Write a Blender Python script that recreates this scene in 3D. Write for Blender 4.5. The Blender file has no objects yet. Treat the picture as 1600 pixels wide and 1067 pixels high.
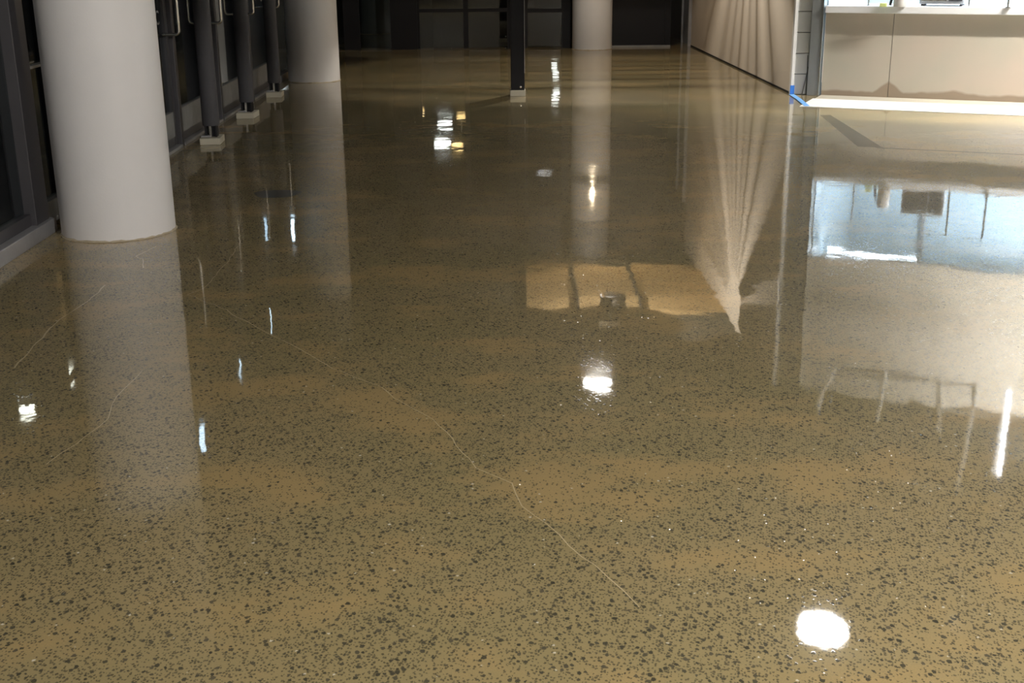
import bpy, bmesh, math, random
from mathutils import Vector, Matrix
random.seed(7)
sc = bpy.context.scene
COL = sc.collection
PI = math.pi

# ------------------------------------------------------------------ camera
cam_d = bpy.data.cameras.new('camera'); cam = bpy.data.objects.new('camera', cam_d); COL.objects.link(cam)
cam_d.sensor_fit = 'HORIZONTAL'; cam_d.sensor_width = 36.0; cam_d.lens = 1900.0/1600.0*36.0
cam_d.clip_end = 300
PITCH, YAW, ROLL = math.radians(17.9), math.radians(0.9), math.radians(0.54)
Fv = Vector((math.sin(YAW)*math.cos(PITCH), math.cos(YAW)*math.cos(PITCH), -math.sin(PITCH)))
R0 = Vector((math.cos(YAW), -math.sin(YAW), 0)); U0 = R0.cross(Fv)
Rv = R0*math.cos(ROLL) - U0*math.sin(ROLL); Uv = U0*math.cos(ROLL) + R0*math.sin(ROLL)
cam.matrix_world = Matrix(((Rv.x, Uv.x, -Fv.x, 0), (Rv.y, Uv.y, -Fv.y, 0), (Rv.z, Uv.z, -Fv.z, 1.55), (0, 0, 0, 1)))
sc.camera = cam
# ------------------------------------------------------------------ world, exposure
w = bpy.data.worlds.new('night'); sc.world = w; w.use_nodes = True
w.node_tree.nodes['Background'].inputs[0].default_value = (0.55, 0.6, 0.75, 1)
w.node_tree.nodes['Background'].inputs[1].default_value = 0.012
vs = sc.view_settings
vs.view_transform = 'Standard'; vs.look = 'None'; vs.gamma = 1.0; vs.use_curve_mapping = False
vs.exposure = 0.0
P_MAIN, P_MID, P_FAR = 4000.0, 45.0, 60.0      # radiance of the ceiling lamps
P_BATTEN = 16.0; P_FLOOD = 120.0; P_BAR = 1000.0; P_KITCHEN = 200.0; P_WASH = 430.0
CZ = 3.4                                      # ceiling height

# ------------------------------------------------------------------ materials
def nmat(name):
    m = bpy.data.materials.new(name); m.use_nodes = True
    nt = m.node_tree; return m, nt, nt.nodes['Principled BSDF']
def rgb(c): return (c[0], c[1], c[2], 1)
def node(nt, t, **kw):
    n = nt.nodes.new(t)
    for k, v in kw.items():
        if k.startswith('i_'):
            n.inputs[k[2:].replace('_', ' ')].default_value = v
        else: setattr(n, k, v)
    return n
def pmat(name, col, rough=0.5, metal=0.0, var=0.12, scale=6.0, bump=0.0, bscale=60.0, coat=0.0, stretch=(1, 1, 1)):
    m, nt, b = nmat(name); L = nt.links.new
    tc = node(nt, 'ShaderNodeTexCoord'); mp = node(nt, 'ShaderNodeMapping'); mp.inputs['Scale'].default_value = stretch
    L(tc.outputs['Object'], mp.inputs[0])
    nz = node(nt, 'ShaderNodeTexNoise', i_Scale=scale, i_Detail=5.0, i_Roughness=0.6); L(mp.outputs[0], nz.inputs['Vector'])
    mx = node(nt, 'ShaderNodeMix', data_type='RGBA')
    mx.inputs[6].default_value = rgb([c*(1-var) for c in col]); mx.inputs[7].default_value = rgb([min(1, c*(1+var)) for c in col])
    L(nz.outputs['Fac'], mx.inputs[0]); L(mx.outputs[2], b.inputs['Base Color'])
    b.inputs['Roughness'].default_value = rough; b.inputs['Metallic'].default_value = metal
    b.inputs['Coat Weight'].default_value = coat
    if bump:
        n2 = node(nt, 'ShaderNodeTexNoise', i_Scale=bscale, i_Detail=4.0); L(mp.outputs[0], n2.inputs['Vector'])
        bp = node(nt, 'ShaderNodeBump', i_Strength=bump, i_Distance=0.01); L(n2.outputs['Fac'], bp.inputs['Height'])
        L(bp.outputs[0], b.inputs['Normal'])
    return m
def emat(name, col, s):
    m, nt, b = nmat(name)
    b.inputs['Base Color'].default_value = (0.8, 0.8, 0.8, 1)
    b.inputs['Emission Color'].default_value = rgb(col); b.inputs['Emission Strength'].default_value = s
    return m
def glassmat(name, tint, refl=0.10):
    m, nt, b = nmat(name); L = nt.links.new
    nt.nodes.remove(b); out = nt.nodes['Material Output']
    tr = node(nt, 'ShaderNodeBsdfTransparent'); tr.inputs[0].default_value = rgb(tint)
    gl = node(nt, 'ShaderNodeBsdfGlossy'); gl.inputs['Roughness'].default_value = 0.03; gl.inputs['Color'].default_value = (0.9, 0.95, 1, 1)
    fr = node(nt, 'ShaderNodeFresnel', i_IOR=1.45)
    ge = node(nt, 'ShaderNodeNewGeometry'); fm = node(nt, 'ShaderNodeMath', operation='SUBTRACT', use_clamp=True); L(fr.outputs[0], fm.inputs[0]); L(ge.outputs['Backfacing'], fm.inputs[1])
    mix = node(nt, 'ShaderNodeMixShader'); L(fm.outputs[0], mix.inputs[0]); L(tr.outputs[0], mix.inputs[1]); L(gl.outputs[0], mix.inputs[2])
    L(mix.outputs[0], out.inputs[0]); return m

def floor_mat():
    m, nt, b = nmat('polished_concrete'); L = nt.links.new
    geo = node(nt, 'ShaderNodeNewGeometry'); P = geo.outputs['Position']
    def M(op, a, bb=None, clamp=False):
        n = node(nt, 'ShaderNodeMath', operation=op, use_clamp=clamp)
        for i, v in enumerate((a, bb)):
            if v is None: continue
            if isinstance(v, (int, float)): n.inputs[i].default_value = v
            else: L(v, n.inputs[i])
        return n.outputs[0]
    def ramp(v, a, bb, c0=0.0, c1=1.0):
        n = node(nt, 'ShaderNodeMapRange', interpolation_type='SMOOTHSTEP'); L(v, n.inputs[0])
        n.inputs[1].default_value = a; n.inputs[2].default_value = bb; n.inputs[3].default_value = c0; n.inputs[4].default_value = c1
        return n.outputs[0]
    def mixc(f, a, bb):
        n = node(nt, 'ShaderNodeMix', data_type='RGBA')
        if isinstance(f, (int, float)): n.inputs[0].default_value = f
        else: L(f, n.inputs[0])
        for i, v in ((6, a), (7, bb)):
            if isinstance(v, tuple): n.inputs[i].default_value = rgb(v)
            else: L(v, n.inputs[i])
        return n.outputs[2]
    def noise(scale, det=4.0, rough=0.55, sx=1.0, sy=1.0, off=0.0):
        mp = node(nt, 'ShaderNodeMapping'); L(P, mp.inputs[0]); mp.inputs['Scale'].default_value = (sx, sy, 1); mp.inputs['Location'].default_value = (off, off*0.7, 0)
        n = node(nt, 'ShaderNodeTexNoise', i_Scale=scale, i_Detail=det, i_Roughness=rough); L(mp.outputs[0], n.inputs['Vector'])
        return n
    patch = ramp(noise(2.0, 4.5, 0.6, 0.75, 1.2, 3.1).outputs['Fac'], 0.47, 0.66)      # tan trowelled paste, few stones
    tone = noise(0.7, 3.0, 0.5, 1, 1, 9.0).outputs['Fac']
    base = mixc(ramp(tone, 0.35, 0.65), (0.278, 0.224, 0.105), (0.316, 0.246, 0.122))
    base = mixc(M('MULTIPLY', patch, 0.8), base, (0.39, 0.272, 0.118))
    fine = noise(220.0, 2.0).outputs['Fac']
    base = mixc(M('MULTIPLY', ramp(fine, 0.35, 0.65), 0.30), base, (0.20, 0.172, 0.085))
    # warped coordinates for the stones
    wn = noise(170.0, 2.0)
    vm = node(nt, 'ShaderNodeVectorMath', operation='SCALE'); L(wn.outputs['Color'], vm.inputs[0]); vm.inputs['Scale'].default_value = 0.009
    va = node(nt, 'ShaderNodeVectorMath', operation='ADD'); L(P, va.inputs[0]); L(vm.outputs[0], va.inputs[1])
    def stones(scale, keep, r0, r1, sx=1.0, sy=1.0, rot=0.0):
        mp = node(nt, 'ShaderNodeMapping'); L(va.outputs[0], mp.inputs[0]); mp.inputs['Scale'].default_value = (sx, sy, 0.0); mp.inputs['Rotation'].default_value = (0, 0, rot)
        v = node(nt, 'ShaderNodeTexVoronoi', voronoi_dimensions='2D', i_Scale=scale); L(mp.outputs[0], v.inputs['Vector'])
        sp = node(nt, 'ShaderNodeSeparateColor'); L(v.outputs['Color'], sp.inputs[0])
        kp = keep if isinstance(keep, (int, float)) else None
        sel = M('LESS_THAN', sp.outputs[0], keep)
        rad = M('ADD', M('MULTIPLY', sp.outputs[1], r1-r0), r0)
        inn = M('SUBTRACT', rad, v.outputs['Distance'])
        n = node(nt, 'ShaderNodeMapRange'); L(inn, n.inputs[0]); n.inputs[1].default_value = 0.0; n.inputs[2].default_value = 0.08
        return M('MULTIPLY', n.outputs[0], sel), sp.outputs[2]
    dens = M('SUBTRACT', 0.62, M('MULTIPLY', patch, 0.42))
    s1, c1 = stones(120.0, dens, 0.24, 0.52, 1.1, 0.85, 0.3)
    dens2 = M('SUBTRACT', 0.30, M('MULTIPLY', patch, 0.22))
    s2, c2 = stones(62.0, dens2, 0.16, 0.48, 1.1, 0.85, -0.5)
    base = mixc(M('MULTIPLY', s1, 0.80), base, mixc(c1, (0.042, 0.038, 0.024), (0.105, 0.088, 0.052)))
    base = mixc(M('MULTIPLY', s2, 0.92), base, mixc(c2, (0.028, 0.028, 0.020), (0.085, 0.075, 0.050)))
    s3, c3 = stones(30.0, 0.045, 0.06, 0.16)
    base = mixc(s3, base, (0.62, 0.57, 0.46))
    L(base, b.inputs['Base Color'])
    b.inputs['Roughness'].default_value = 0.55
    b.inputs['Specular IOR Level'].default_value = 0.1
    b.inputs['Coat Weight'].default_value = 1.0; b.inputs['Coat IOR'].default_value = 1.5
    cr = ramp(noise(1.3, 3.0).outputs['Fac'], 0.35, 0.7, 0.018, 0.050); L(cr, b.inputs['Coat Roughness'])
    h = M('ADD', M('MULTIPLY', noise(2.4, 2.0).outputs['Fac'], 1.0), M('MULTIPLY', noise(11.0, 2.0).outputs['Fac'], 0.10))
    h = M('ADD', h, M('MULTIPLY', s2, 0.012))
    bp = node(nt, 'ShaderNodeBump', i_Strength=1.0, i_Distance=0.0011); L(h, bp.inputs['Height'])
    # tiny pits whose facets catch the lamps as sparkles
    vp = node(nt, 'ShaderNodeTexVoronoi', voronoi_dimensions='2D', i_Scale=190.0); L(P, vp.inputs['Vector'])
    sp = node(nt, 'ShaderNodeSeparateColor'); L(vp.outputs['Color'], sp.inputs[0])
    pit = M('MULTIPLY', M('LESS_THAN', sp.outputs[2], 0.10), M('LESS_THAN', vp.outputs['Distance'], 0.30))
    cx_ = node(nt, 'ShaderNodeCombineXYZ'); amp = 0.22
    L(M('MULTIPLY', M('MULTIPLY', M('SUBTRACT', sp.outputs[0], 0.5), amp), pit), cx_.inputs[0]); L(M('MULTIPLY', M('MULTIPLY', M('SUBTRACT', sp.outputs[1], 0.5), amp), pit), cx_.inputs[1])
    ad = node(nt, 'ShaderNodeVectorMath', operation='ADD'); L(bp.outputs[0], ad.inputs[0]); L(cx_.outputs[0], ad.inputs[1])
    nm_ = node(nt, 'ShaderNodeVectorMath', operation='NORMALIZE'); L(ad.outputs[0], nm_.inputs[0])
    L(nm_.outputs[0], b.inputs['Coat Normal'])
    return m

MAT = {}
MAT['floor'] = floor_mat()
MAT['crack'] = pmat('crack_fill', (0.50, 0.40, 0.24), 0.35, coat=1.0)
MAT['stain'] = pmat('damp_mark', (0.10, 0.085, 0.055), 0.3, coat=1.0)
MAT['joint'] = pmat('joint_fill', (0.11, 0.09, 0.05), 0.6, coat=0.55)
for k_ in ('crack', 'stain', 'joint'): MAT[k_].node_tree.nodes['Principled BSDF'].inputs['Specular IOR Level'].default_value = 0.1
MAT['column'] = pmat('column_paint', (0.66, 0.65, 0.65), 0.55, var=0.05, scale=3.0, bump=0.06, bscale=90)
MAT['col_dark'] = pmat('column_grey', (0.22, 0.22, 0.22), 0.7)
MAT['sealant'] = pmat('base_sealant', (0.40, 0.34, 0.24), 0.7, var=0.4, scale=14)
MAT['dark_metal'] = pmat('dark_bronze_frame', (0.06, 0.058, 0.064), 0.38, 0.3, var=0.15)
MAT['black_metal'] = pmat('black_steel', (0.010, 0.010, 0.012), 0.6, 0.0)
MAT['black_metal'].node_tree.nodes['Principled BSDF'].inputs['Specular IOR Level'].default_value = 0.25
MAT['alu'] = pmat('dusty_aluminium', (0.34, 0.34, 0.35), 0.42, 0.5, var=0.25, scale=9)
MAT['kick'] = pmat('dusty_kick_plate', (0.20, 0.20, 0.195), 0.6, 0.1, var=0.3, scale=7)
MAT['chrome'] = pmat('brushed_steel', (0.75, 0.75, 0.73), 0.22, 1.0, var=0.04)
MAT['glass'] = glassmat('clear_glass', (0.72, 0.76, 0.76))
MAT['sleeve'] = pmat('grey_foam_sleeve', (0.055, 0.054, 0.06), 0.75, var=0.2, scale=5, bump=0.1)
MAT['block'] = pmat('wood_block', (0.46, 0.43, 0.34), 0.7, var=0.18, scale=4, stretch=(1, 14, 14))
MAT['drywall_r'] = pmat('beige_wall_paint', (0.52, 0.45, 0.365), 0.8, var=0.05, scale=2)
MAT['cream'] = pmat('cream_paint', (0.84, 0.81, 0.74), 0.8, var=0.03, scale=2)
MAT['cmu'] = pmat('white_painted_block', (0.72, 0.74, 0.74), 0.6, var=0.05, bump=0.15, bscale=120)
MAT['mortar'] = pmat('grey_mortar', (0.25, 0.25, 0.25), 0.9)
MAT['steel_jamb'] = pmat('grey_steel_jamb', (0.28, 0.30, 0.31), 0.45, 0.4, var=0.3, scale=4, stretch=(1, 1, 0.4))
MAT['tape'] = pmat('blue_tape', (0.03, 0.19, 0.68), 0.6, var=0.08)
MAT['tape2'] = pmat('blue_tape_floor', (0.16, 0.42, 0.85), 0.6, var=0.15)
MAT['white_floor'] = pmat('white_floor_coating', (0.90, 0.90, 0.89), 0.6, var=0.02)
MAT['bare_edge'] = pmat('bare_slab', (0.50, 0.46, 0.385), 0.8, var=0.12, scale=9)
MAT['counter_top'] = pmat('white_counter', (0.86, 0.87, 0.89), 0.3, var=0.02)
MAT['ceiling'] = pmat('dark_ceiling', (0.055, 0.058, 0.052), 0.9, var=0.2, scale=2)
MAT['ceil_lit'] = pmat('lit_ceiling_tan', (0.62, 0.43, 0.20), 0.8, var=0.14, scale=2.0, stretch=(0.4, 3, 1))  # tan stands in for lamplight on a patch of the dark ceiling
MAT['dark_wall'] = pmat('dark_wall', (0.035, 0.036, 0.040), 0.6)
MAT['kitchen'] = pmat('kitchen_steel_wall', (0.46, 0.56, 0.63), 0.4, var=0.06, scale=1.5)
MAT['kfloor'] = pmat('kitchen_floor', (0.4, 0.4, 0.4), 0.6)
MAT['white_paint'] = pmat('white_metal', (0.8, 0.8, 0.8), 0.4, var=0.03)
MAT['ground'] = pmat('asphalt', (0.05, 0.05, 0.05), 0.9)
MAT['paper'] = pmat('white_paper', (0.62, 0.61, 0.60), 0.7, var=0.03)
MAT['lime'] = pmat('pale_lime_pad', (0.68, 0.78, 0.30), 0.6, var=0.05)
MAT['black_plastic'] = pmat('black_plastic', (0.03, 0.03, 0.035), 0.4)
MAT['grey_plastic'] = pmat('grey_plastic', (0.30, 0.31, 0.33), 0.4)
MAT['letter'] = pmat('faint_letter', (0.20, 0.20, 0.20), 0.6)
MAT['wire'] = pmat('grey_wire', (0.10, 0.10, 0.10), 0.5)

def drywall_mat():
    m, nt, b = nmat('drywall_sheet'); L = nt.links.new
    tc = node(nt, 'ShaderNodeTexCoord')
    sp = node(nt, 'ShaderNodeSeparateXYZ'); L(tc.outputs['Object'], sp.inputs[0])
    nz = node(nt, 'ShaderNodeTexNoise', i_Scale=1.2, i_Detail=4.0); L(tc.outputs['Object'], nz.inputs['Vector'])
    mx = node(nt, 'ShaderNodeMix', data_type='RGBA'); mx.inputs[6].default_value = (0.42, 0.395, 0.325, 1); mx.inputs[7].default_value = (0.475, 0.405, 0.335, 1)
    mr = node(nt, 'ShaderNodeMapRange'); L(nz.outputs['Fac'], mr.inputs[0]); mr.inputs[1].default_value = 0.35; mr.inputs[2].default_value = 0.65
    L(mr.outputs[0], mx.inputs[0])
    # slurry splash along the foot of the sheet, peaking at the joint
    n2 = node(nt, 'ShaderNodeTexNoise', i_Scale=2.4, i_Detail=3.0); L(tc.outputs['Object'], n2.inputs['Vector'])
    a = node(nt, 'ShaderNodeMath', operation='ABSOLUTE'); L(sp.outputs[0], a.inputs[0])
    pk = node(nt, 'ShaderNodeMapRange'); L(a.outputs[0], pk.inputs[0]); pk.inputs[1].default_value = 0.0; pk.inputs[2].default_value = 0.16; pk.inputs[3].default_value = 0.11; pk.inputs[4].default_value = 0.0
    hh = node(nt, 'ShaderNodeMath', operation='MULTIPLY_ADD'); L(n2.outputs['Fac'], hh.inputs[0]); hh.inputs[1].default_value = 0.13; L(pk.outputs[0], hh.inputs[2])
    lt = node(nt, 'ShaderNodeMath', operation='SUBTRACT'); L(hh.outputs[0], lt.inputs[0]); L(sp.outputs[2], lt.inputs[1])
    st = node(nt, 'ShaderNodeMapRange'); L(lt.outputs[0], st.inputs[0]); st.inputs[1].default_value = -0.012; st.inputs[2].default_value = 0.012; st.inputs[4].default_value = 0.85
    m2 = node(nt, 'ShaderNodeMix', data_type='RGBA'); L(st.outputs[0], m2.inputs[0]); L(mx.outputs[2], m2.inputs[6]); m2.inputs[7].default_value = (0.25, 0.19, 0.135, 1)
    L(m2.outputs[2], b.inputs['Base Color']); b.inputs['Roughness'].default_value = 0.85
    return m
MAT['drywall'] = drywall_mat()

# ------------------------------------------------------------------ mesh helpers
class MB:
    def __init__(s): s.bm = bmesh.new()
    def box(s, x0, x1, y0, y1, z0, z1, bev=0.0):
        b2 = bmesh.new(); bmesh.ops.create_cube(b2, size=1.0)
        for v in b2.verts:
            v.co = Vector(((x0+x1)/2+v.co.x*(x1-x0), (y0+y1)/2+v.co.y*(y1-y0), (z0+z1)/2+v.co.z*(z1-z0)))
        if bev: bmesh.ops.bevel(b2, geom=b2.edges[:]+b2.verts[:], offset=bev, segments=2, affect='EDGES', profile=0.6)
        s._join(b2); return s
    def _join(s, b2):
        me = bpy.data.meshes.new('t'); b2.to_mesh(me); b2.free(); s.bm.from_mesh(me); bpy.data.meshes.remove(me)
    def lathe(s, prof, seg=32, c=(0, 0, 0)):
        rings = []
        for r, z in prof:
            if r < 1e-6: rings.append([s.bm.verts.new((c[0], c[1], c[2]+z))])
            else: rings.append([s.bm.verts.new((c[0]+r*math.cos(2*PI*i/seg), c[1]+r*math.sin(2*PI*i/seg), c[2]+z)) for i in range(seg)])
        for a, b in zip(rings[:-1], rings[1:]):
            for i in range(seg):
                j = (i+1) % seg
                if len(a) == 1 and len(b) == 1: continue
                if len(a) == 1: s.bm.faces.new((a[0], b[j], b[i]))
                elif len(b) == 1: s.bm.faces.new((a[i], a[j], b[0]))
                else: s.bm.faces.new((a[i], a[j], b[j], b[i]))
        return s
    def tube(s, pts, r, seg=10, cap=True):
        pts = [Vector(p) for p in pts]; rings = []; up = Vector((0, 0, 1))
        for i, p in enumerate(pts):
            t = (pts[min(i+1, len(pts)-1)] - pts[max(i-1, 0)]).normalized()
            ref = up if abs(t.dot(up)) < 0.95 else Vector((1, 0, 0))
            if i == 0: n = t.cross(ref).normalized()
            else: n = (pn - t*pn.dot(t)).normalized()
            pn = n; b = t.cross(n)
            rings.append([s.bm.verts.new(p + r*(math.cos(2*PI*k/seg)*n + math.sin(2*PI*k/seg)*b)) for k in range(seg)])
        for a, b in zip(rings[:-1], rings[1:]):
            for k in range(seg): s.bm.faces.new((a[k], a[(k+1) % seg], b[(k+1) % seg], b[k]))
        if cap: s.bm.faces.new(rings[0][::-1]); s.bm.faces.new(rings[-1])
        return s
    def prism(s, poly, z0, z1):
        lo = [s.bm.verts.new((x, y, z0)) for x, y in poly]; hi = [s.bm.verts.new((x, y, z1)) for x, y in poly]
        n = len(poly); s.bm.faces.new(lo[::-1]); s.bm.faces.new(hi)
        for i in range(n): s.bm.faces.new((lo[i], lo[(i+1) % n], hi[(i+1) % n], hi[i]))
        return s
    def build(s, name, mat, parent=None, smooth=False, loc=(0, 0, 0), rz=0.0):
        bmesh.ops.recalc_face_normals(s.bm, faces=s.bm.faces[:])
        me = bpy.data.meshes.new(name); s.bm.to_mesh(me); s.bm.free()
        me.materials.append(MAT[mat] if isinstance(mat, str) else mat)
        if smooth:
            for p in me.polygons: p.use_smooth = True
            try: me.set_sharp_from_angle(angle=math.radians(40))
            except Exception: pass
        o = bpy.data.objects.new(name, me); COL.objects.link(o)
        o.location = loc; o.rotation_euler = (0, 0, rz)
        if parent: o.parent = parent
        return o
def empty(name, loc=(0, 0, 0), rz=0.0):
    o = bpy.data.objects.new(name, None); COL.objects.link(o); o.location = loc; o.rotation_euler = (0, 0, rz); o.empty_display_size = 0.1
    return o
def tag(o, label, cat, group=None):
    o['label'] = label; o['category'] = cat
    if group: o['group'] = group
    return o
def struct(o, label=None, cat=None):
    o['kind'] = 'structure'
    if label: o['label'] = label
    if cat: o['category'] = cat
    return o
def copy_tree(o, parent=None):
    c = o.copy(); COL.objects.link(c)
    if parent: c.parent = parent
    for ch in list(o.children): copy_tree(ch, c)
    return c

# ------------------------------------------------------------------ the setting
XL, XR = -2.6, 3.3
fl = MB().box(-2.72, 11.0, -6.0, 58.0, -0.2, 0.0).build('floor', 'floor')
struct(fl, 'polished concrete floor with dark exposed aggregate and mirror-like sheen', 'floor')
def crack(pts, w):
    bm = bmesh.new(); rnd = random.Random(len(pts)*7+int(pts[0][1]*100)); P = []
    for a, b in zip(pts[:-1], pts[1:]):
        n = max(2, int(math.dist(a, b)/0.06))
        for k in range(n):
            t = k/n; P.append(Vector((a[0]+(b[0]-a[0])*t+rnd.uniform(-1, 1)*0.006, a[1]+(b[1]-a[1])*t+rnd.uniform(-1, 1)*0.010, 0)))
    P.append(Vector((*pts[-1], 0)))
    L_, R_ = [], []
    for i, p in enumerate(P):
        t = (P[min(i+1, len(P)-1)]-P[max(i-1, 0)]).normalized(); n = Vector((-t.y, t.x, 0)); ww = w*rnd.uniform(0.45, 1.0)
        L_.append(bm.verts.new(p+n*ww/2+Vector((0, 0, 0.0004)))); R_.append(bm.verts.new(p-n*ww/2+Vector((0, 0, 0.0004))))
    for i in range(len(P)-1): bm.faces.new((L_[i], R_[i], R_[i+1], L_[i+1]))
    s = MB(); s.bm = bm
    return s.build('crack', 'crack', fl)
crack([(-1.45, 5.6), (-1.25, 5.37), (-1.07, 5.11), (-.82, 4.78), (-.63, 4.49), (-.42, 4.27), (-.34, 4.10), (-.21, 3.93), (-.06, 3.52), (.05, 3.39), (.08, 3.24), (.17, 3.05), (.26, 2.86), (.35, 2.65)], 0.0042)
crack([(-1.89, 4.55), (-1.91, 4.88), (-1.93, 5.2), (-1.89, 5.51), (-1.9, 5.79)], 0.008)
crack([(-1.43, 3.6), (-1.39, 3.75), (-1.35, 3.98), (-1.39, 4.21), (-1.37, 4.5)], 0.004)
crack([(-1.45, 5.6), (-1.40, 5.71), (-1.39, 6.21), (-1.41, 6.65), (-1.50, 7.1), (-1.57, 7.53)], 0.005)
crack([(-1.80, 6.13), (-1.86, 6.31), (-1.91, 6.38), (-1.86, 6.6)], 0.007)
# damp mark and joint line
bm = bmesh.new(); vs_ = [bm.verts.new((-1.44+0.15*math.cos(a)*(1+.12*math.sin(3*a)), 8.09+0.16*math.sin(a)*(1+.15*math.cos(2*a)), 0.0004)) for a in [2*PI*i/24 for i in range(24)]]
bm.faces.new(vs_); s = MB(); s.bm = bm; s.build('damp_mark', 'stain', fl)
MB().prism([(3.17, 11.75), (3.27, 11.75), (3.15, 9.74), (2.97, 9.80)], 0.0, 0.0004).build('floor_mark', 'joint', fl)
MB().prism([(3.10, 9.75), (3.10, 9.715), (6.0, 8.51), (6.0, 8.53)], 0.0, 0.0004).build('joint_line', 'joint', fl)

struct(MB().box(-2.72, 11.0, -6.0, 58.0, CZ, CZ+0.2).build('ceiling', 'ceiling'), 'dark unfinished ceiling, seen only in the floor reflection', 'ceiling')
struct(MB().box(-30, -2.73, -20, 70, -0.3, -0.12).build('ground', 'ground'), 'dark pavement outside the glass', 'ground')

struct(MB().box(-2.69, 10.8, 2.4, 2.6, 2.58, CZ-0.001).build('trim_light_baffle', 'ceiling'), 'added unseen soffit that keeps foreground lamplight off the far hall', 'soffit')  # unseen baffle added to keep the globe's light off the far hall
# right wall: the long beige wall, its far dark return, block end with steel jamb
wr = MB().box(XR, XR+0.22, 13.52, 20.42, 0.0, CZ).build('wall_right', 'drywall_r'); struct(wr, 'long beige wall streaked with light', 'wall')
MB().box(XR-0.004, XR, 13.56, 20.42, 0.0, 0.022).build('base_gap', 'black_metal', wr)
wf = MB().box(XR, XR+0.22, 20.43, 58, 0.0, CZ).build('wall_right_far', 'col_dark'); struct(wf, 'dark grey wall beyond the partition', 'wall')
MB().box(XR-0.05, XR, 20.43, 20.50, 0, CZ).build('edge_strip', 'alu', wf); MB().box(XR-0.03, XR, 21.3, 21.36, 0, CZ).build('edge_strip', 'alu', wf)
we = MB().box(XR+0.012, XR+0.222, 13.505, 13.52, 0.0, CZ).build('wall_end', 'mortar'); struct(we, 'narrow white block end of the beige wall', 'wall')
z = 0.004; k = 0
while z < CZ-0.05:
    z1 = min(z+0.212, CZ-0.004)
    MB().box(XR+0.016, XR+0.218, 13.470, 13.508, z, z1, 0.004).build('block', 'cmu', we); z += 0.220; k += 1
MB().box(XR-0.012, XR+0.022, 13.462, 13.53, 0.0, CZ, 0.004).build('corner_bead', 'white_paint', we)
struct(MB().box(-2.72, 11.0, 57.8, 58.0, 0, CZ).build('wall_back', 'dark_wall'), 'dark far end of the hall', 'wall')
struct(MB().box(-2.72, -2.60, 20.5, 57.8, 0, CZ).build('wall_left_far', 'dark_wall'), 'dark wall beyond the partition', 'wall')
struct(MB().box(-2.72, 11.0, -6.2, -6.0, 0, CZ).build('wall_front', 'drywall_r'), 'wall behind the viewer', 'wall')
struct(MB().box(10.8, 11.0, -6.0, 12.0, 0, CZ).build('wall_right_near', 'drywall_r'), 'wall to the right of the open area', 'wall')

# left glazed wall: mullions, sill, glass panes; doors as their own things
wl = empty('wall_left', (XL, 0, 0)); struct(wl, 'dark glazed wall with metal mullions', 'wall')
def lbox(name, x0, x1, y0, y1, z0, z1, mat, par, bev=0.0): return MB().box(x0, x1, y0, y1, z0, z1, bev).build(name, mat, par)
JAMBS = [(8.62, 8.70), (10.22, 10.30), (11.84, 11.92), (13.46, 13.54), (15.08, 15.16)]
lbox('mullion', -0.09, 0.03, 6.79, 6.99, 0.0, CZ, 'dark_metal', wl, 0.004)
lbox('mullion', -0.09, 0.03, 3.9, 4.02, 0.0, CZ, 'dark_metal', wl, 0.004)
lbox('mullion', -0.09, 0.03, 7.42, 7.50, 0.0, CZ, 'dark_metal', wl, 0.004)
for a, b in JAMBS: lbox('mullion', -0.09, 0.025, a, b, 0.0, CZ, 'dark_metal', wl, 0.004)
for a, b in ((16.6, 16.7), (18.4, 18.5), (20.3, 20.5)): lbox('mullion', -0.09, 0.02, a, b, 0.0, CZ, 'dark_metal', wl, 0.004)
lbox('sill', -0.09, 0.055, -6.0, 7.03, 0.0, 0.085, 'alu', wl, 0.006)
lbox('sill', -0.09, 0.02, 7.50, 8.62, 0.0, 0.085, 'alu', wl, 0.006)
lbox('sill', -0.09, 0.02, 15.16, 20.3, 0.0, 0.085, 'alu', wl, 0.006)
lbox('bottom_rail', -0.06, 0.0, 4.02, 6.79, 0.085, 0.15, 'dark_metal', wl)
lbox('bottom_rail', -0.06, 0.0, 6.99, 7.42, 0.03, 0.16, 'kick', wl)
lbox('header', -0.09, 0.02, -6.0, 20.5, 2.62, 2.76, 'dark_metal', wl)
lbox('thin_rail', -0.03, 0.02, 6.99, 7.42, 0.93, 0.945, 'alu', wl)
for a, b in ((-6.0, 3.9), (4.02, 6.79), (6.99, 7.42), (7.50, 8.62), (15.16, 16.6), (16.7, 18.4), (18.5, 20.3)):
    lbox('glass_pane', -0.045, -0.035, a, b, 0.085, 2.62, 'glass', wl)
lbox('transom_glass', -0.045, -0.035, -6.0, 20.3, 2.76, CZ, 'glass', wl)
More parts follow.
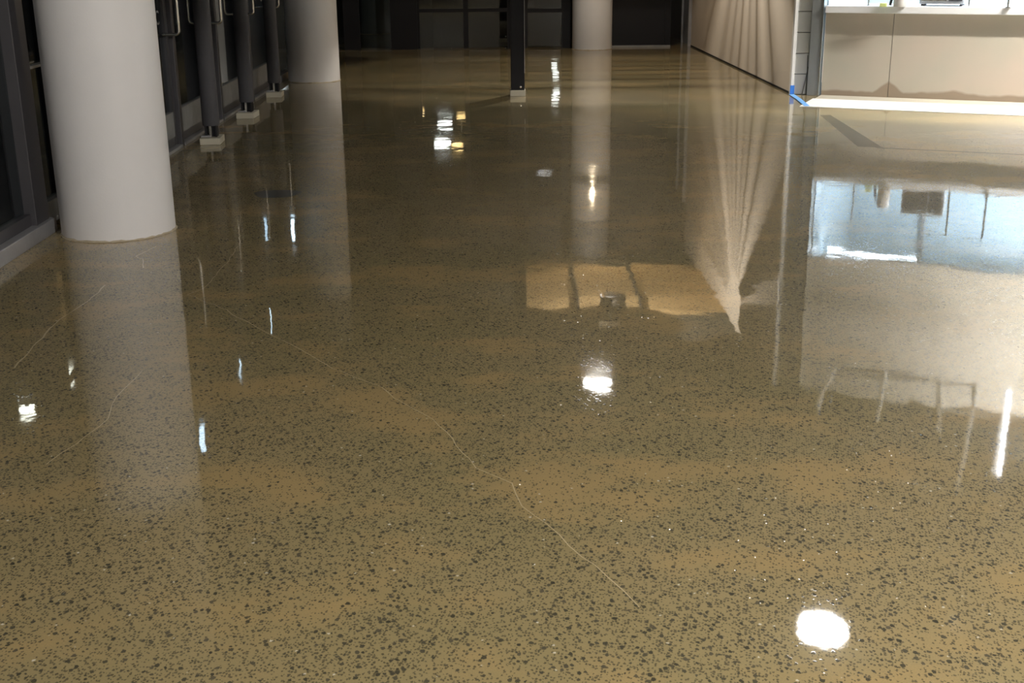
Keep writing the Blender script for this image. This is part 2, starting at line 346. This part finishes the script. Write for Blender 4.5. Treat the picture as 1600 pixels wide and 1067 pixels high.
def door(n, y0, y1, handle):
    d = empty('door_%d' % n, (XL, y0, 0)); struct(d, 'dark glass entrance door, %s along the left wall behind the large column' % ('first', 'second', 'third', 'fourth')[n-1], 'door'); W = y1-y0
    lbox('stile', -0.06, -0.01, 0.005, 0.09, 0.03, 2.62, 'dark_metal', d); lbox('stile', -0.06, -0.01, W-0.09, W-0.005, 0.03, 2.62, 'dark_metal', d)
    lbox('bottom_rail', -0.06, -0.012, 0.09, W-0.09, 0.03, 0.10, 'dark_metal', d)
    lbox('kick_plate', -0.055, -0.004, 0.09, W-0.09, 0.10, 0.30, 'kick', d)
    lbox('top_rail', -0.06, -0.012, 0.09, W-0.09, 2.50, 2.62, 'dark_metal', d)
    gp = lbox('glass_pane', -0.04, -0.03, 0.09, W-0.09, 0.30, 2.50, 'glass', d)
    lbox('threshold', -0.08, 0.03, 0.0, W, 0.0, 0.022, 'alu', d)
    yy = W-0.15; gx = 0.115; zb = 0.92; zt = 1.55
    pts = [(-0.02, yy, zb)] + [(gx-0.03+0.03*math.sin(a), yy, zb+0.03-0.03*math.cos(a)) for a in [PI/2*i/6 for i in range(7)]]
    pts += [(gx-0.03+0.03*math.cos(a), yy, zt-0.03+0.03*math.sin(a)) for a in [PI/2*i/6 for i in range(7)]] + [(-0.02, yy, zt)]
    h = MB().tube(pts, 0.013, 12).build('pull_handle', 'chrome', d, True)
    # faint lettering on the glass beside the pull
    cu = bpy.data.curves.new('lettering', 'FONT'); cu.body = 'DIIIC'; cu.size = 0.16; cu.align_x = 'CENTER'; cu.extrude = 0.0005
    cu.materials.append(MAT['letter']); t = bpy.data.objects.new('lettering', cu); COL.objects.link(t); t.parent = gp
    t.location = (-0.028, W-0.34, 1.0); t.rotation_euler = (PI/2, 0, PI/2)
    return d
door(1, 8.70, 10.22, True); door(2, 10.30, 11.84, True); door(3, 11.92, 13.46, True); door(4, 13.54, 15.08, True)

# partition across the hall
PY = 20.4
pt = empty('wall_partition', (0, PY, 0)); struct(pt, 'dark glazed partition across the far hall', 'wall')
for a, b in ((-2.36, -2.10), (-1.60, -1.17), (0.33, 0.62), (1.18, 1.36), (1.95, 2.02), (2.86, 2.95)):
    lbox('mullion', a, b, -0.05, 0.05, 0, CZ, 'black_metal', pt)
lbox('panel', 2.02, 2.86, -0.03, 0.03, 0.0, CZ, 'black_metal', pt)
lbox('sill', 1.36, 2.95, -0.07, 0.02, 0.0, 0.03, 'kick', pt); lbox('header', -2.6, 3.3, -0.05, 0.05, 2.6, CZ, 'black_metal', pt)
for a, b in ((-2.58, -2.36), (-2.10, -1.60), (0.62, 1.18)): lbox('glass_pane', a, b, -0.005, 0.005, 0.03, 2.6, 'glass', pt)
lbox('rail', 0.62, 1.18, -0.03, 0.03, 0.56, 0.62, 'black_metal', pt)
for n, (a, b) in ((5, (-1.17, -0.38)), (6, (-0.38, 0.33))):
    d = empty('door_%d' % n, (a, PY, 0)); struct(d, 'dark framed glass leaf of the far double door', 'door'); W = b-a
    lbox('stile', 0.0, 0.04, -0.025, 0.025, 0.01, 2.6, 'black_metal', d); lbox('stile', W-0.04, W, -0.025, 0.025, 0.01, 2.6, 'black_metal', d)
    lbox('mid_rail', 0.04, W-0.04, -0.03, 0.03, 0.58, 0.635, 'black_metal', d); lbox('top_rail', 0.04, W-0.04, -0.025, 0.025, 2.4, 2.6, 'black_metal', d)
    lbox('glass_pane', 0.04, W-0.04, -0.004, 0.004, 0.02, 2.4, 'glass', d)

# ------------------------------------------------------------------ columns
def column(name, x, y, label, ring=False, mat='column'):
    t = tag(empty(name, (x, y, 0)), label, 'column', 'round columns of the hall')
    sh = MB().lathe([(0.0, 0.0), (0.318, 0.0), (0.32, 0.012), (0.32, 2.74), (0.0, 2.74)], 96).build('shaft', mat, t, True)
    MB().lathe([(0.312, 2.74), (0.312, CZ-0.002), (0.0, CZ-0.002)], 64).build('bare_top', 'col_dark', t, True)
    bm = bmesh.new(); rnd = random.Random(int(y*10)); N = 90; lo = []; hi = []
    for i in range(N):
        a = 2*PI*i/N; r = 0.322+rnd.uniform(0.0, 0.010); zz = 0.005+rnd.uniform(0, 0.008)
        lo.append(bm.verts.new((r*math.cos(a), r*math.sin(a), 0.0005))); hi.append(bm.verts.new((0.3195*math.cos(a), 0.3195*math.sin(a), zz)))
    for i in range(N): bm.faces.new((lo[i], lo[(i+1) % N], hi[(i+1) % N], hi[i]))
    s = MB(); s.bm = bm; s.build('base_sealant', 'sealant', sh)
    if ring: MB().lathe([(0.319, 2.0), (0.326, 2.01), (0.326, 2.13), (0.319, 2.14)], 64).build('shade_band', 'col_dark', t, True)  # grey ring puts the soft shading arcs into the column's colour
    return t
column('round_column', -2.185, 7.03, 'large white round column nearest the viewer, beside the glass wall')
column('round_column', -2.20, 15.55, 'grey-white round column beside the three sleeved posts')
column('round_column', 1.65, 20.10, 'white round column standing in the middle of the far hall', True)
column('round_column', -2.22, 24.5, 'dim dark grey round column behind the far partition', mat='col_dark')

# ------------------------------------------------------------------ posts on wood blocks
def sleeved_post(x, y, label, rz):
    t = tag(empty('sleeved_post', (x, y, 0), rz), label, 'post', 'sleeved posts along the doors')
    MB().box(-0.085, 0.085, -0.13, 0.13, 0.0, 0.055, 0.006).build('wood_block', 'block', t)
    MB().box(-0.082, -0.002, -0.06, 0.06, 0.0555, 0.07, 0.002).build('steel_foot', 'alu', t)
    MB().box(-0.05, 0.05, -0.012, 0.012, 0.055, 0.17).box(-0.05, -0.035, -0.05, 0.05, 0.055, 0.17).box(0.035, 0.05, -0.05, 0.05, 0.055, 0.17).build('core', 'black_metal', t)
    MB().box(-0.012, 0.008, -0.055, -0.05, 0.055, 0.17).build('steel_strip', 'chrome', t)
    MB().lathe([(0.045, 0.16), (0.070, 0.15), (0.072, 0.17), (0.070, 1.0), (0.073, 1.02), (0.070, 1.05), (0.070, CZ-0.001), (0.0, CZ-0.001)], 28).build('foam_sleeve', 'sleeve', t, True)
    return t
sleeved_post(-2.37, 10.42, 'dark grey sleeved post on a wood block, first behind the large column', 0.06)
sleeved_post(-2.38, 12.08, 'dark grey sleeved post on a wood block, middle of the three by the doors', -0.04)
sleeved_post(-2.41, 13.86, 'dark grey sleeved post on a wood block, nearest the second column', 0.05)
def square_post(x, y, label, s=1.0):
    t = tag(empty('square_post', (x, y, 0)), label, 'post', 'square black posts in the hall')
    MB().box(-0.085, 0.085, -0.09, 0.09, 0.0, 0.065, 0.005).build('wood_block', 'block', t)
    MB().box(-0.075, 0.075, -0.075, 0.075, 0.065, CZ-0.001, 0.006).build('shaft', 'black_metal', t)
    MB().box(0.073, 0.078, -0.079, -0.074, 0.25, 2.9).build('edge_strip', 'alu', t)
    b = MB().lathe([(0.0, 0.0), (0.012, 0.0), (0.012, 0.012), (0.0, 0.014)], 10).build('bolt', 'chrome', t, loc=(0.03, -0.075, 0.10)); b.rotation_euler = (PI/2, 0, 0)
    return t
square_post(0.305, 13.68, 'black square steel post on a pale block in the middle of the floor')
square_post(0.25, 21.85, 'small far black post on a pale block behind the partition doors')

# ------------------------------------------------------------------ serving counter
U = Vector((0.906, -0.4235, 0)); N_ = Vector((-0.4235, -0.906, 0)); O = Vector((3.60, 13.36, 0)); ANG = math.atan2(U.y, U.x)
def cf(name, lift=0.0): return empty(name, (O.x, O.y, lift), ANG)       # local x along the counter, local -y towards the viewer
CL = 5.2
ct = struct(cf('wall_counter'), 'low wall of the serving counter clad in beige drywall', 'counter wall')
JX = 0.70
MB().box(-JX+0.0, -0.003, 0.0, 0.016, 0.0, 0.87).build('drywall_sheet', 'drywall', ct, loc=(JX, 0, 0))
MB().box(0.003, 2.44, 0.0, 0.016, 0.0, 0.87).build('drywall_sheet', 'drywall', ct, loc=(JX, 0, 0))
MB().box(0.0, CL-JX-2.446, 0.0, 0.016, 0.0, 0.87).build('drywall_sheet', 'drywall', ct, loc=(JX+2.446, 0, 0))
MB().box(0.01, CL, 0.018, 0.14, 0.0, 0.87).build('stud_wall', 'mortar', ct)
MB().box(-0.006, 0.0, -0.003, 0.018, 0.14, 0.87).build('paper_edge', 'paper', ct)
top = tag(MB().box(0.0, CL, -0.09, 0.60, 0.872, 0.945, 0.006).build('countertop', 'counter_top', None, loc=(O.x, O.y, 0), rz=ANG), 'long white countertop over the beige drywall front', 'countertop')
bh = struct(cf('wall_bulkhead'), 'beige wall above the serving opening', 'wall')
MB().box(-0.05, CL, 0.0, 0.14, 1.80, CZ).build('bulkhead_face', 'cream', bh)
MB().box(-0.05, CL, -0.01, 0.15, 1.78, 1.80).build('head_trim', 'alu', bh)
jb = struct(cf('trim_jamb'), 'grey steel jamb beside the serving opening', 'trim')
MB().box(-0.145, -0.018, -0.06, 0.10, 0.0, CZ, 0.004).build('jamb_face', 'steel_jamb', jb)
MB().box(-0.030, -0.018, -0.068, -0.058, 0.0, CZ).build('jamb_lip', 'chrome', jb)
# kitchen shell behind the counter
ks = struct(cf('wall_kitchen'), 'pale steel-blue walls of the lit kitchen behind the counter', 'wall')
MB().box(-0.3, CL, 3.0, 3.1, 0, CZ).build('back', 'kitchen', ks); MB().box(-0.06, -0.01, 0.15, 3.0, 0, CZ).build('side', 'kitchen', ks); MB().box(CL+0.01, CL+0.1, 0.0, 3.1, 0, CZ).build('side', 'kitchen', ks)
struct(MB().box(0.02, CL, 0.15, 3.0, 2.552, 2.6).build('ceiling_kitchen', 'kitchen', None, loc=(O.x, O.y, 0), rz=ANG), 'pale ceiling of the kitchen', 'ceiling')
MB().box(0.9, 0.94, 2.95, 3.0, 0.5, 2.5).box(2.2, 2.24, 2.95, 3.0, 0.5, 2.5).build('panel_seam', 'alu', ks)
# white strip of floor in front of the counter, blue tape at its corner
ws = tag(empty('floor_strip', (O.x, O.y, 0), ANG), 'bright white strip of covered floor along the counter foot', 'floor strip')
MB().box(-0.02, CL, -1.06, -0.36, 0.0002, 0.006).build('white_sheet', 'white_floor', ws)
MB().box(0.0, CL, -0.36, -0.004, 0.0002, 0.005).build('bare_edge', 'bare_edge', ws)
ft = tag(MB().prism([(3.265, 13.44), (3.325, 13.44), (3.295, 13.0), (3.235, 12.40), (3.18, 12.40), (3.24, 13.0)], 0.0065, 0.008).build('floor_tape', 'tape2'), 'pale blue tape on the floor beside the white strip', 'tape')
tag(MB().box(XR-0.018, XR+0.028, 13.452, 13.461, 0.0, 0.10, 0.001).build('corner_tape', 'tape'), 'short blue tape wrapped on the foot of the wall corner', 'tape')
tag(MB().tube([(3.45, 13.45, 0.42), (3.455, 13.44, 0.25), (3.42, 13.42, 0.08), (3.40, 13.40, 0.004)], 0.004, 6).tube([(3.46, 13.45, 0.30), (3.45, 13.43, 0.15), (3.45, 13.41, 0.004)], 0.004, 6).build('loose_wires', 'wire'), 'loose grey wires hanging at the foot of the block wall end', 'wires')

# things on the counter
def onc(u, v, z=0.945): p = O+U*u-N_*v; return (p.x, p.y, z)
def gpost(u, v, label):
    t = tag(empty('guard_post', onc(u, v), ANG), label, 'post', 'guard posts on the counter')
    MB().lathe([(0, 0), (0.03, 0), (0.03, 0.008), (0, 0.008)], 16).build('base_plate', 'chrome', t, True)
    MB().lathe([(0.011, 0.008), (0.011, 0.5), (0, 0.5)], 14).build('upright', 'chrome', t, True)
    MB().tube([(0, 0, 0.48), (-0.1, 0, 0.485), (-0.2, 0, 0.48)], 0.009, 8).build('arm', 'chrome', t, True)
gpost(0.42, 0.05, 'slim steel upright near the left end of the counter')
gpost(1.42, 0.05, 'slim dark steel upright right of the dark appliance')
gpost(1.80, -0.10, 'slim steel upright near the right edge of the picture')
tag(MB().box(-0.035, 0.035, -0.03, 0.03, 0, 0.035, 0.005).build('lime_pad', 'lime', None, loc=onc(0.60, -0.15), rz=ANG), 'pale lime pad lying on the white counter', 'pad')
t = tag(empty('paper_roll', onc(0.76, -0.12), ANG), 'white paper roll beside the lime pad on the counter', 'paper roll')
MB().lathe([(0.02, 0), (0.062, 0), (0.065, 0.004), (0.065, 0.22), (0.062, 0.224), (0.02, 0.224), (0.02, 0)], 28).build('roll', 'paper', t, True)
MB().lathe([(0.018, 0.0), (0.021, 0.0), (0.021, 0.226), (0.018, 0.226), (0.018, 0)], 20).build('core', 'block', t, True)
t = tag(empty('hand_tool', onc(0.655, -0.06), ANG), 'small black hand tool leaning between the pad and the paper roll', 'tool')
MB().tube([(0, 0, 0.01), (0.01, 0, 0.06), (0.012, 0.0, 0.12)], 0.014, 10).build('grip', 'black_plastic', t, True)
MB().tube([(0.012, 0, 0.12), (0.016, 0, 0.20)], 0.006, 8).build('shank', 'chrome', t, True)
t = tag(empty('appliance', onc(1.15, 0.22), ANG), 'dark grey appliance with steel front on the counter', 'appliance')
MB().box(-0.22, 0.22, -0.16, 0.16, 0.02, 0.30, 0.01).build('body', 'grey_plastic', t)
MB().box(-0.20, 0.05, -0.168, -0.160, 0.05, 0.28, 0.003).build('front_panel', 'chrome', t); cp = MB().box(0.07, 0.20, -0.168, -0.160, 0.05, 0.28, 0.003).build('control_panel', 'black_plastic', t)
for q in (0.12, 0.21): kb = MB().lathe([(0, 0), (0.02, 0), (0.017, 0.018), (0, 0.018)], 14).build('knob', 'chrome', cp, True, loc=(0.135, -0.167, q)); kb.rotation_euler = (PI/2, 0, 0)
for q in ((-0.19, -0.13), (0.19, -0.13), (-0.19, 0.13), (0.19, 0.13)): MB().lathe([(0, 0), (0.015, 0), (0.015, 0.02), (0, 0.02)], 12, (q[0], q[1], 0)).build('foot', 'black_plastic', t)

# ------------------------------------------------------------------ lamps
def dome_lamp(x, y, z, r, s, col, label, group, name='dome_lamp', depth=0.055):
    t = tag(empty(name, (x, y, CZ)), label, 'lamp', group)
    d = z-CZ
    MB().lathe([(0, 0), (0.06, 0), (0.06, -0.02), (0.02, -0.03), (0.02, d+0.10), (0.0, d+0.10)], 20).build('stem', 'white_paint', t, True)
    MB().lathe([(0.0, d+0.11), (r*0.6, d+0.10), (r*1.06, d+0.02), (r*1.06, d+0.012), (0, d+0.012)], 32).build('housing', 'white_paint', t, True)
    m = emat('lamp_glow_%s_%.1f' % (name, s), col, s)
    MB().lathe([(r, d+0.010)] + [(r*math.cos(a), d+0.010-depth*math.sin(a)) for a in [PI/2*i/8 for i in range(1, 8)]] + [(0, d+0.010-depth)], 32).build('diffuser', m, t, True)
    return t
WARM = (1.0, 0.90, 0.74); COOL = (0.80, 0.92, 1.0); NEUT = (1.0, 0.96, 0.90)
t = tag(empty('added_globe_lamp', (2.7, -0.6, CZ)), 'unseen globe lamp added behind the viewer to light the foreground', 'lamp')  # unseen lamp added to light the near floor and first column
MB().lathe([(0, 0), (0.08, 0), (0.08, -0.03), (0.03, -0.04), (0.03, -0.09), (0, -0.09)], 20).build('stem', 'white_paint', t, True)
MB().lathe([(0.0, -0.09)]+[(0.1*math.sin(PI*i/14), -0.19+0.1*math.cos(PI*i/14)) for i in range(1, 14)]+[(0, -0.29)], 24).build('globe', emat('globe_glow', (1.0, 0.955, 0.90), P_MAIN), t, True)
dome_lamp(2.42, 7.95, 3.34, 0.18, P_MID, NEUT, 'round ceiling lamp mirrored as the big white blob at lower right', 'dome lamps of the hall', depth=0.16)
dome_lamp(1.20, 13.40, 3.3, 0.17, P_FAR, NEUT, 'round ceiling lamp mirrored mid floor between column and wall', 'dome lamps of the hall')
for i, (x, y) in enumerate(((2.17, 41.4), (2.32, 43.2), (2.45, 46.2), (2.65, 50.0), (2.78, 53.7))):
    dome_lamp(x, y, 3.3, 0.13, 16.0, NEUT, ('lowest', 'second lowest', 'middle', 'second highest', 'highest')[i]+' spot of the mirrored column of far lamps beside the black post', 'far lamps in a row', 'far_lamp')
dome_lamp(-1.27, 32.0, 3.3, 0.22, 42.0, NEUT, 'nearer bright lamp of the pair mirrored left of the black post', 'far lamps in a pair', 'pair_lamp')
dome_lamp(-1.33, 35.6, 3.3, 0.22, 42.0, NEUT, 'farther bright lamp of the pair mirrored left of the black post', 'far lamps in a pair', 'pair_lamp')
AMB = (1.0, 0.62, 0.25)
for (x, y, l) in ((-2.05, 35.5, 'left'), (-0.82, 34.2, 'right'), (-0.80, 29.0, 'lower right')):
    dome_lamp(x, y, 2.9, 0.14, 14.0, AMB, 'small amber lamp mirrored to the %s of the bright far pair' % l, 'amber lamps in the far hall', 'amber_lamp')
# bluish vertical lights on the door mullions
glow_blue = emat('blue_light_glow', (0.62, 0.84, 1.0), 7.0)
for (y, z0, z1, l) in ((9.55, 2.24, 2.48, 'nearest'), (11.12, 2.20, 2.40, 'second nearest'), (12.83, 2.20, 2.48, 'third nearest'), (14.80, 1.60, 1.90, 'farthest')):
    t = tag(empty('strip_light', (XL, y, z0)), 'bluish upright strip light on the glass doors, %s of four' % l, 'light', 'strip lights over the doors')
    H = z1-z0
    MB().box(-0.03, 0.12, -0.03, 0.03, -0.02, H+0.02, 0.004).build('bracket', 'dark_metal', t); MB().box(0.12, 0.15, -0.035, 0.035, 0.0, H, 0.004).build('tube', glow_blue, t)
# street lamps outside
glow_st = emat('street_glow', (1.0, 0.92, 0.78), 22.0)
for (x, y, z, l) in ((-8.0, 19.55, 5.8, 'nearer'), (-8.0, 21.6, 5.95, 'farther')):
    t = tag(empty('street_lamp', (x, y, -0.12)), 'street lamp outside the glass wall, the %s of two' % l, 'street lamp', 'street lamps outside')
    MB().lathe([(0, 0), (0.12, 0), (0.10, 0.05), (0.06, 0.3), (0.04, z+0.1), (0, z+0.12)], 14).build('pole', 'black_metal', t, True)
    MB().lathe([(0.0, z+0.30), (0.12, z+0.28), (0.13, z+0.10), (0, z+0.10)], 18).build('lantern', glow_st, t, True)
    MB().lathe([(0.0, z+0.36), (0.15, z+0.30), (0.15, z+0.285), (0, z+0.285)], 18).build('cap', 'black_metal', t, True)
# wall washer with fins close to the right wall: the fins rake streaks over the wall
t = tag(empty('wall_washer', (XR, 16.0, CZ)), 'finned ceiling lamp close to the beige wall that rakes streaks over it', 'lamp')
MB().box(-1.85, -1.55, -0.05, 0.05, -0.045, -0.001, 0.004).tube([(-1.7, 0, -0.04), (-1.7, 0, -0.26)], 0.012, 8).build('housing', 'white_paint', t)
lp = bpy.data.lights.new('wash_bulb', 'POINT'); lp.energy = P_WASH; lp.color = (1.0, 0.93, 0.83); lp.shadow_soft_size = 0.006
SRC = Vector((-1.70, 0, -0.30))
lo_ = bpy.data.objects.new('bulb', lp); COL.objects.link(lo_); lo_.parent = t; lo_.location = SRC
MB().lathe([(0, 0), (0.010, -0.004), (0.012, -0.018), (0.008, -0.03), (0, -0.032)], 12).build('socket', 'white_paint', t, loc=(SRC.x, SRC.y, SRC.z+0.042))
# each fin stands in a plane through the axis (bulb -> wall); angle 0 = towards +Y (away), -90 = down
rnd = random.Random(3)
FINS = [(-8, 2.0), (-16, 2.2), (-23, 1.6), (-29, 2.6), (-37, 1.8), (-44, 2.4), (-62, 1.6), (-72, 2.0), (-82, 2.6), (-93, 2.0), (-103, 3.0), (-118, 3.0)]
def fin(a0, a1, r0=0.05, r1=0.16, x0=0.0, x1=0.20):
    m_ = MB(); P = []
    for a in (a0, a1):
        c, s_ = math.cos(math.radians(a)), math.sin(math.radians(a))
        for r in (r0, r1):
            for xx in (x0-0.06, x1): P.append(m_.bm.verts.new((SRC.x+xx, SRC.y+c*r, SRC.z+s_*r)))
    for f in ((0, 1, 3, 2), (4, 6, 7, 5), (0, 2, 6, 4), (1, 5, 7, 3), (0, 4, 5, 1), (2, 3, 7, 6)): m_.bm.faces.new([P[i] for i in f])
    return m_.build('fin', 'black_metal', t)
for a, wd in FINS: fin(a-wd/2, a+wd/2)
m_ = MB(); AZ = [math.radians(140+15*i) for i in range(10)]; lo = []; hi = []
for r_ in (0.13, 0.135):
    lo.append([m_.bm.verts.new((SRC.x+r_*math.cos(a), SRC.y+r_*math.sin(a), SRC.z-0.10)) for a in AZ]); hi.append([m_.bm.verts.new((SRC.x+r_*math.cos(a), SRC.y+r_*math.sin(a), SRC.z+0.04)) for a in AZ])
for i in range(len(AZ)-1):
    for q in range(2): m_.bm.faces.new((lo[q][i], lo[q][i+1], hi[q][i+1], hi[q][i]))
    m_.bm.faces.new((lo[0][i], lo[0][i+1], lo[1][i+1], lo[1][i])); m_.bm.faces.new((hi[0][i], hi[0][i+1], hi[1][i+1], hi[1][i]))
m_.build('back_shield', 'black_metal', t)
MB().lathe([(0, 0.05), (0.14, 0.045), (0.14, 0.04), (0, 0.04)], 24).build('top_shade', 'black_metal', t, loc=(SRC.x, SRC.y, SRC.z))
fin(-205, -164); fin(-158, -136)     # blanking blade towards the viewer
# batten over the counter: linear lamp square to the counter, hung in a light frame
t = tag(empty('pipe_frame', (O.x, O.y, CZ), ANG), 'pale pipe frame under the ceiling mirrored in front of the counter', 'frame')
def pf(a, b, r=0.03): MB().tube([(a[0], -a[1], -0.5), (b[0], -b[1], -0.5)], r, 10).build('pipe', 'white_paint', t, True)
pf((0.42, 0.60), (1.93, 0.62)); pf((1.33, 1.35), (1.96, 1.56)); pf((0.99, 0.60), (1.10, 2.03)); pf((1.93, 0.62), (1.96, 3.47)); pf((1.45, 3.31), (1.99, 3.47)); pf((1.56, 0.60), (1.70, 2.2)); pf((0.45, 0.60), (0.50, 1.9))
for q in ((0.45, 0.60), (1.90, 0.62), (1.95, 1.56), (1.50, 3.33), (1.09, 2.0), (1.70, 2.15), (0.50, 1.85)): MB().tube([(q[0], -q[1], -0.5), (q[0], -q[1], -0.001)], 0.008, 8).build('hanger', 'white_paint', t, True)
t = tag(empty('linear_lamp', (O.x+U.x*2.26+N_.x*0.62, O.y+U.y*2.26+N_.y*0.62, CZ), ANG), 'long white tube lamp mirrored at the right edge of the floor', 'lamp')
MB().box(-0.04, 0.04, -2.30, 0.05, -0.48, -0.43, 0.004).build('housing', 'white_paint', t)
for q in (-0.1, -2.1): MB().tube([(0, q, -0.44), (0, q, -0.002)], 0.006, 8).build('hanger', 'white_paint', t, True)
MB().tube([(0, 0.0, -0.50), (0.03, -2.25, -0.50)], 0.016, 12).build('tube', emat('tube_glow', (0.95, 0.97, 1.0), P_BATTEN), t, True)
t = tag(empty('added_bar_lamp', (O.x+U.x*2.6+N_.x*1.05, O.y+U.y*2.6+N_.y*1.05, CZ), ANG), 'unseen long bar lamp added right of the frame to light the counter front', 'lamp')  # unseen lamp added to light the counter front and the wall above
MB().box(0.0, 2.5, -0.05, 0.05, -0.05, -0.002, 0.004).build('housing', 'white_paint', t)
MB().box(0.0, 2.5, -0.09, -0.08, -0.42, -0.05).build('viewer_side_plate', 'white_paint', t)  # plate added to cut the bar's spill towards the hall
MB().tube([(0.05, 0, -0.085), (2.45, 0, -0.085)], 0.03, 12).build('tube', emat('bar_glow', (1.0, 0.95, 0.87), P_BAR), t, True)
# kitchen tube lamp just behind the head of the opening
t = tag(empty('kitchen_lamp', (O.x+U.x*0.55-N_.x*0.75, O.y+U.y*0.55-N_.y*0.75, 2.55), ANG), 'bright bluish tube lamp inside the kitchen mirrored below the counter', 'lamp')
MB().box(-0.50, 0.55, -0.08, 0.08, -0.60, -0.54, 0.004).build('housing', 'white_paint', t)
for q in (-0.4, 0.45): MB().tube([(q, 0, -0.55), (q, 0, -0.001)], 0.008, 8).build('hanger', 'alu', t, True)
MB().box(-0.48, 0.53, -0.07, 0.07, -0.66, -0.60, 0.01).build('diffuser', emat('kitchen_glow', (0.80, 0.91, 1.0), P_KITCHEN*0.10), t)
t = tag(empty('kitchen_fill_lamp', (O.x+U.x*2.6-N_.x*1.5, O.y+U.y*2.6-N_.y*1.5, 2.55), ANG), 'unseen flat panel lamp added to brighten the kitchen', 'lamp')  # hidden lamp added to brighten the kitchen interior
MB().box(-0.62, 0.62, -0.32, 0.32, -0.04, 0.0, 0.004).build('frame', 'white_paint', t); MB().box(-0.6, 0.6, -0.3, 0.3, -0.05, -0.041).build('diffuser', emat('panel_glow', (0.80, 0.91, 1.0), P_KITCHEN), t)
# flood lamp added at the far column to brighten the ceiling patch
t = tag(empty('added_flood_lamp', (1.65, 19.78, 2.22)), 'small warm flood lamp added at the far column to brighten the ceiling', 'lamp')
MB().box(-0.05, 0.05, -0.10, 0.0, -0.05, 0.0, 0.008).build('housing', 'black_metal', t); MB().box(-0.045, 0.045, -0.095, -0.01, 0.0, 0.004).build('lens', emat('flood_glow', (1.0, 0.75, 0.42), 0.4), t)
sl = bpy.data.lights.new('flood_bulb', 'SPOT'); sl.energy = P_FLOOD; sl.color = (1.0, 0.80, 0.52); sl.spot_size = math.radians(115); sl.spot_blend = 0.6; sl.shadow_soft_size = 0.008
so = bpy.data.objects.new('bulb', sl); COL.objects.link(so); so.parent = t; so.location = (0, -0.05, 0.03)
so.rotation_euler = Vector((0.25, -1.9, 1.15)).to_track_quat('-Z', 'Y').to_euler()
# lit patch of ceiling put in as tan colour, with two dark conduits
cb = struct(MB().box(0.48, XR, 16.5, 19.2, CZ-0.03, CZ).build('trim_lit_ceiling', 'ceil_lit'), 'ceiling patch coloured tan for the lamplight on it, mirrored in mid floor', 'board')
for (xa, xb) in ((1.20, 1.27), (2.10, 2.18)):
    MB().tube([(xa, 16.4, CZ-0.06), (xa+0.05, 17.6, CZ-0.06), (xb, 19.25, CZ-0.06)], 0.03, 8).build('conduit', 'black_metal', cb, True)
# unlit lamp and bent conduit hoop
t = tag(empty('unlit_lamp', (3.53, 8.05, CZ)), 'unlit pale round lamp mirrored at the lower right edge', 'lamp')
MB().lathe([(0, 0), (0.10, 0), (0.11, -0.05), (0.09, -0.09), (0, -0.09)], 24).build('housing', 'white_paint', t, True); MB().lathe([(0.07, -0.091), (0.05, -0.10), (0, -0.103)], 20).build('lens', 'paper', t, True)
tag(MB().tube([(2.22, 13.4, CZ)]+[(2.27-0.055*math.cos(a), 13.4, CZ-0.12-0.09*math.sin(a)) for a in [PI*i/10 for i in range(11)]]+[(2.325, 13.4, CZ)], 0.010, 8).build('conduit_hoop', 'chrome', None, True), 'small bent metal hoop hanging from the ceiling, mirrored mid floor', 'hoop')
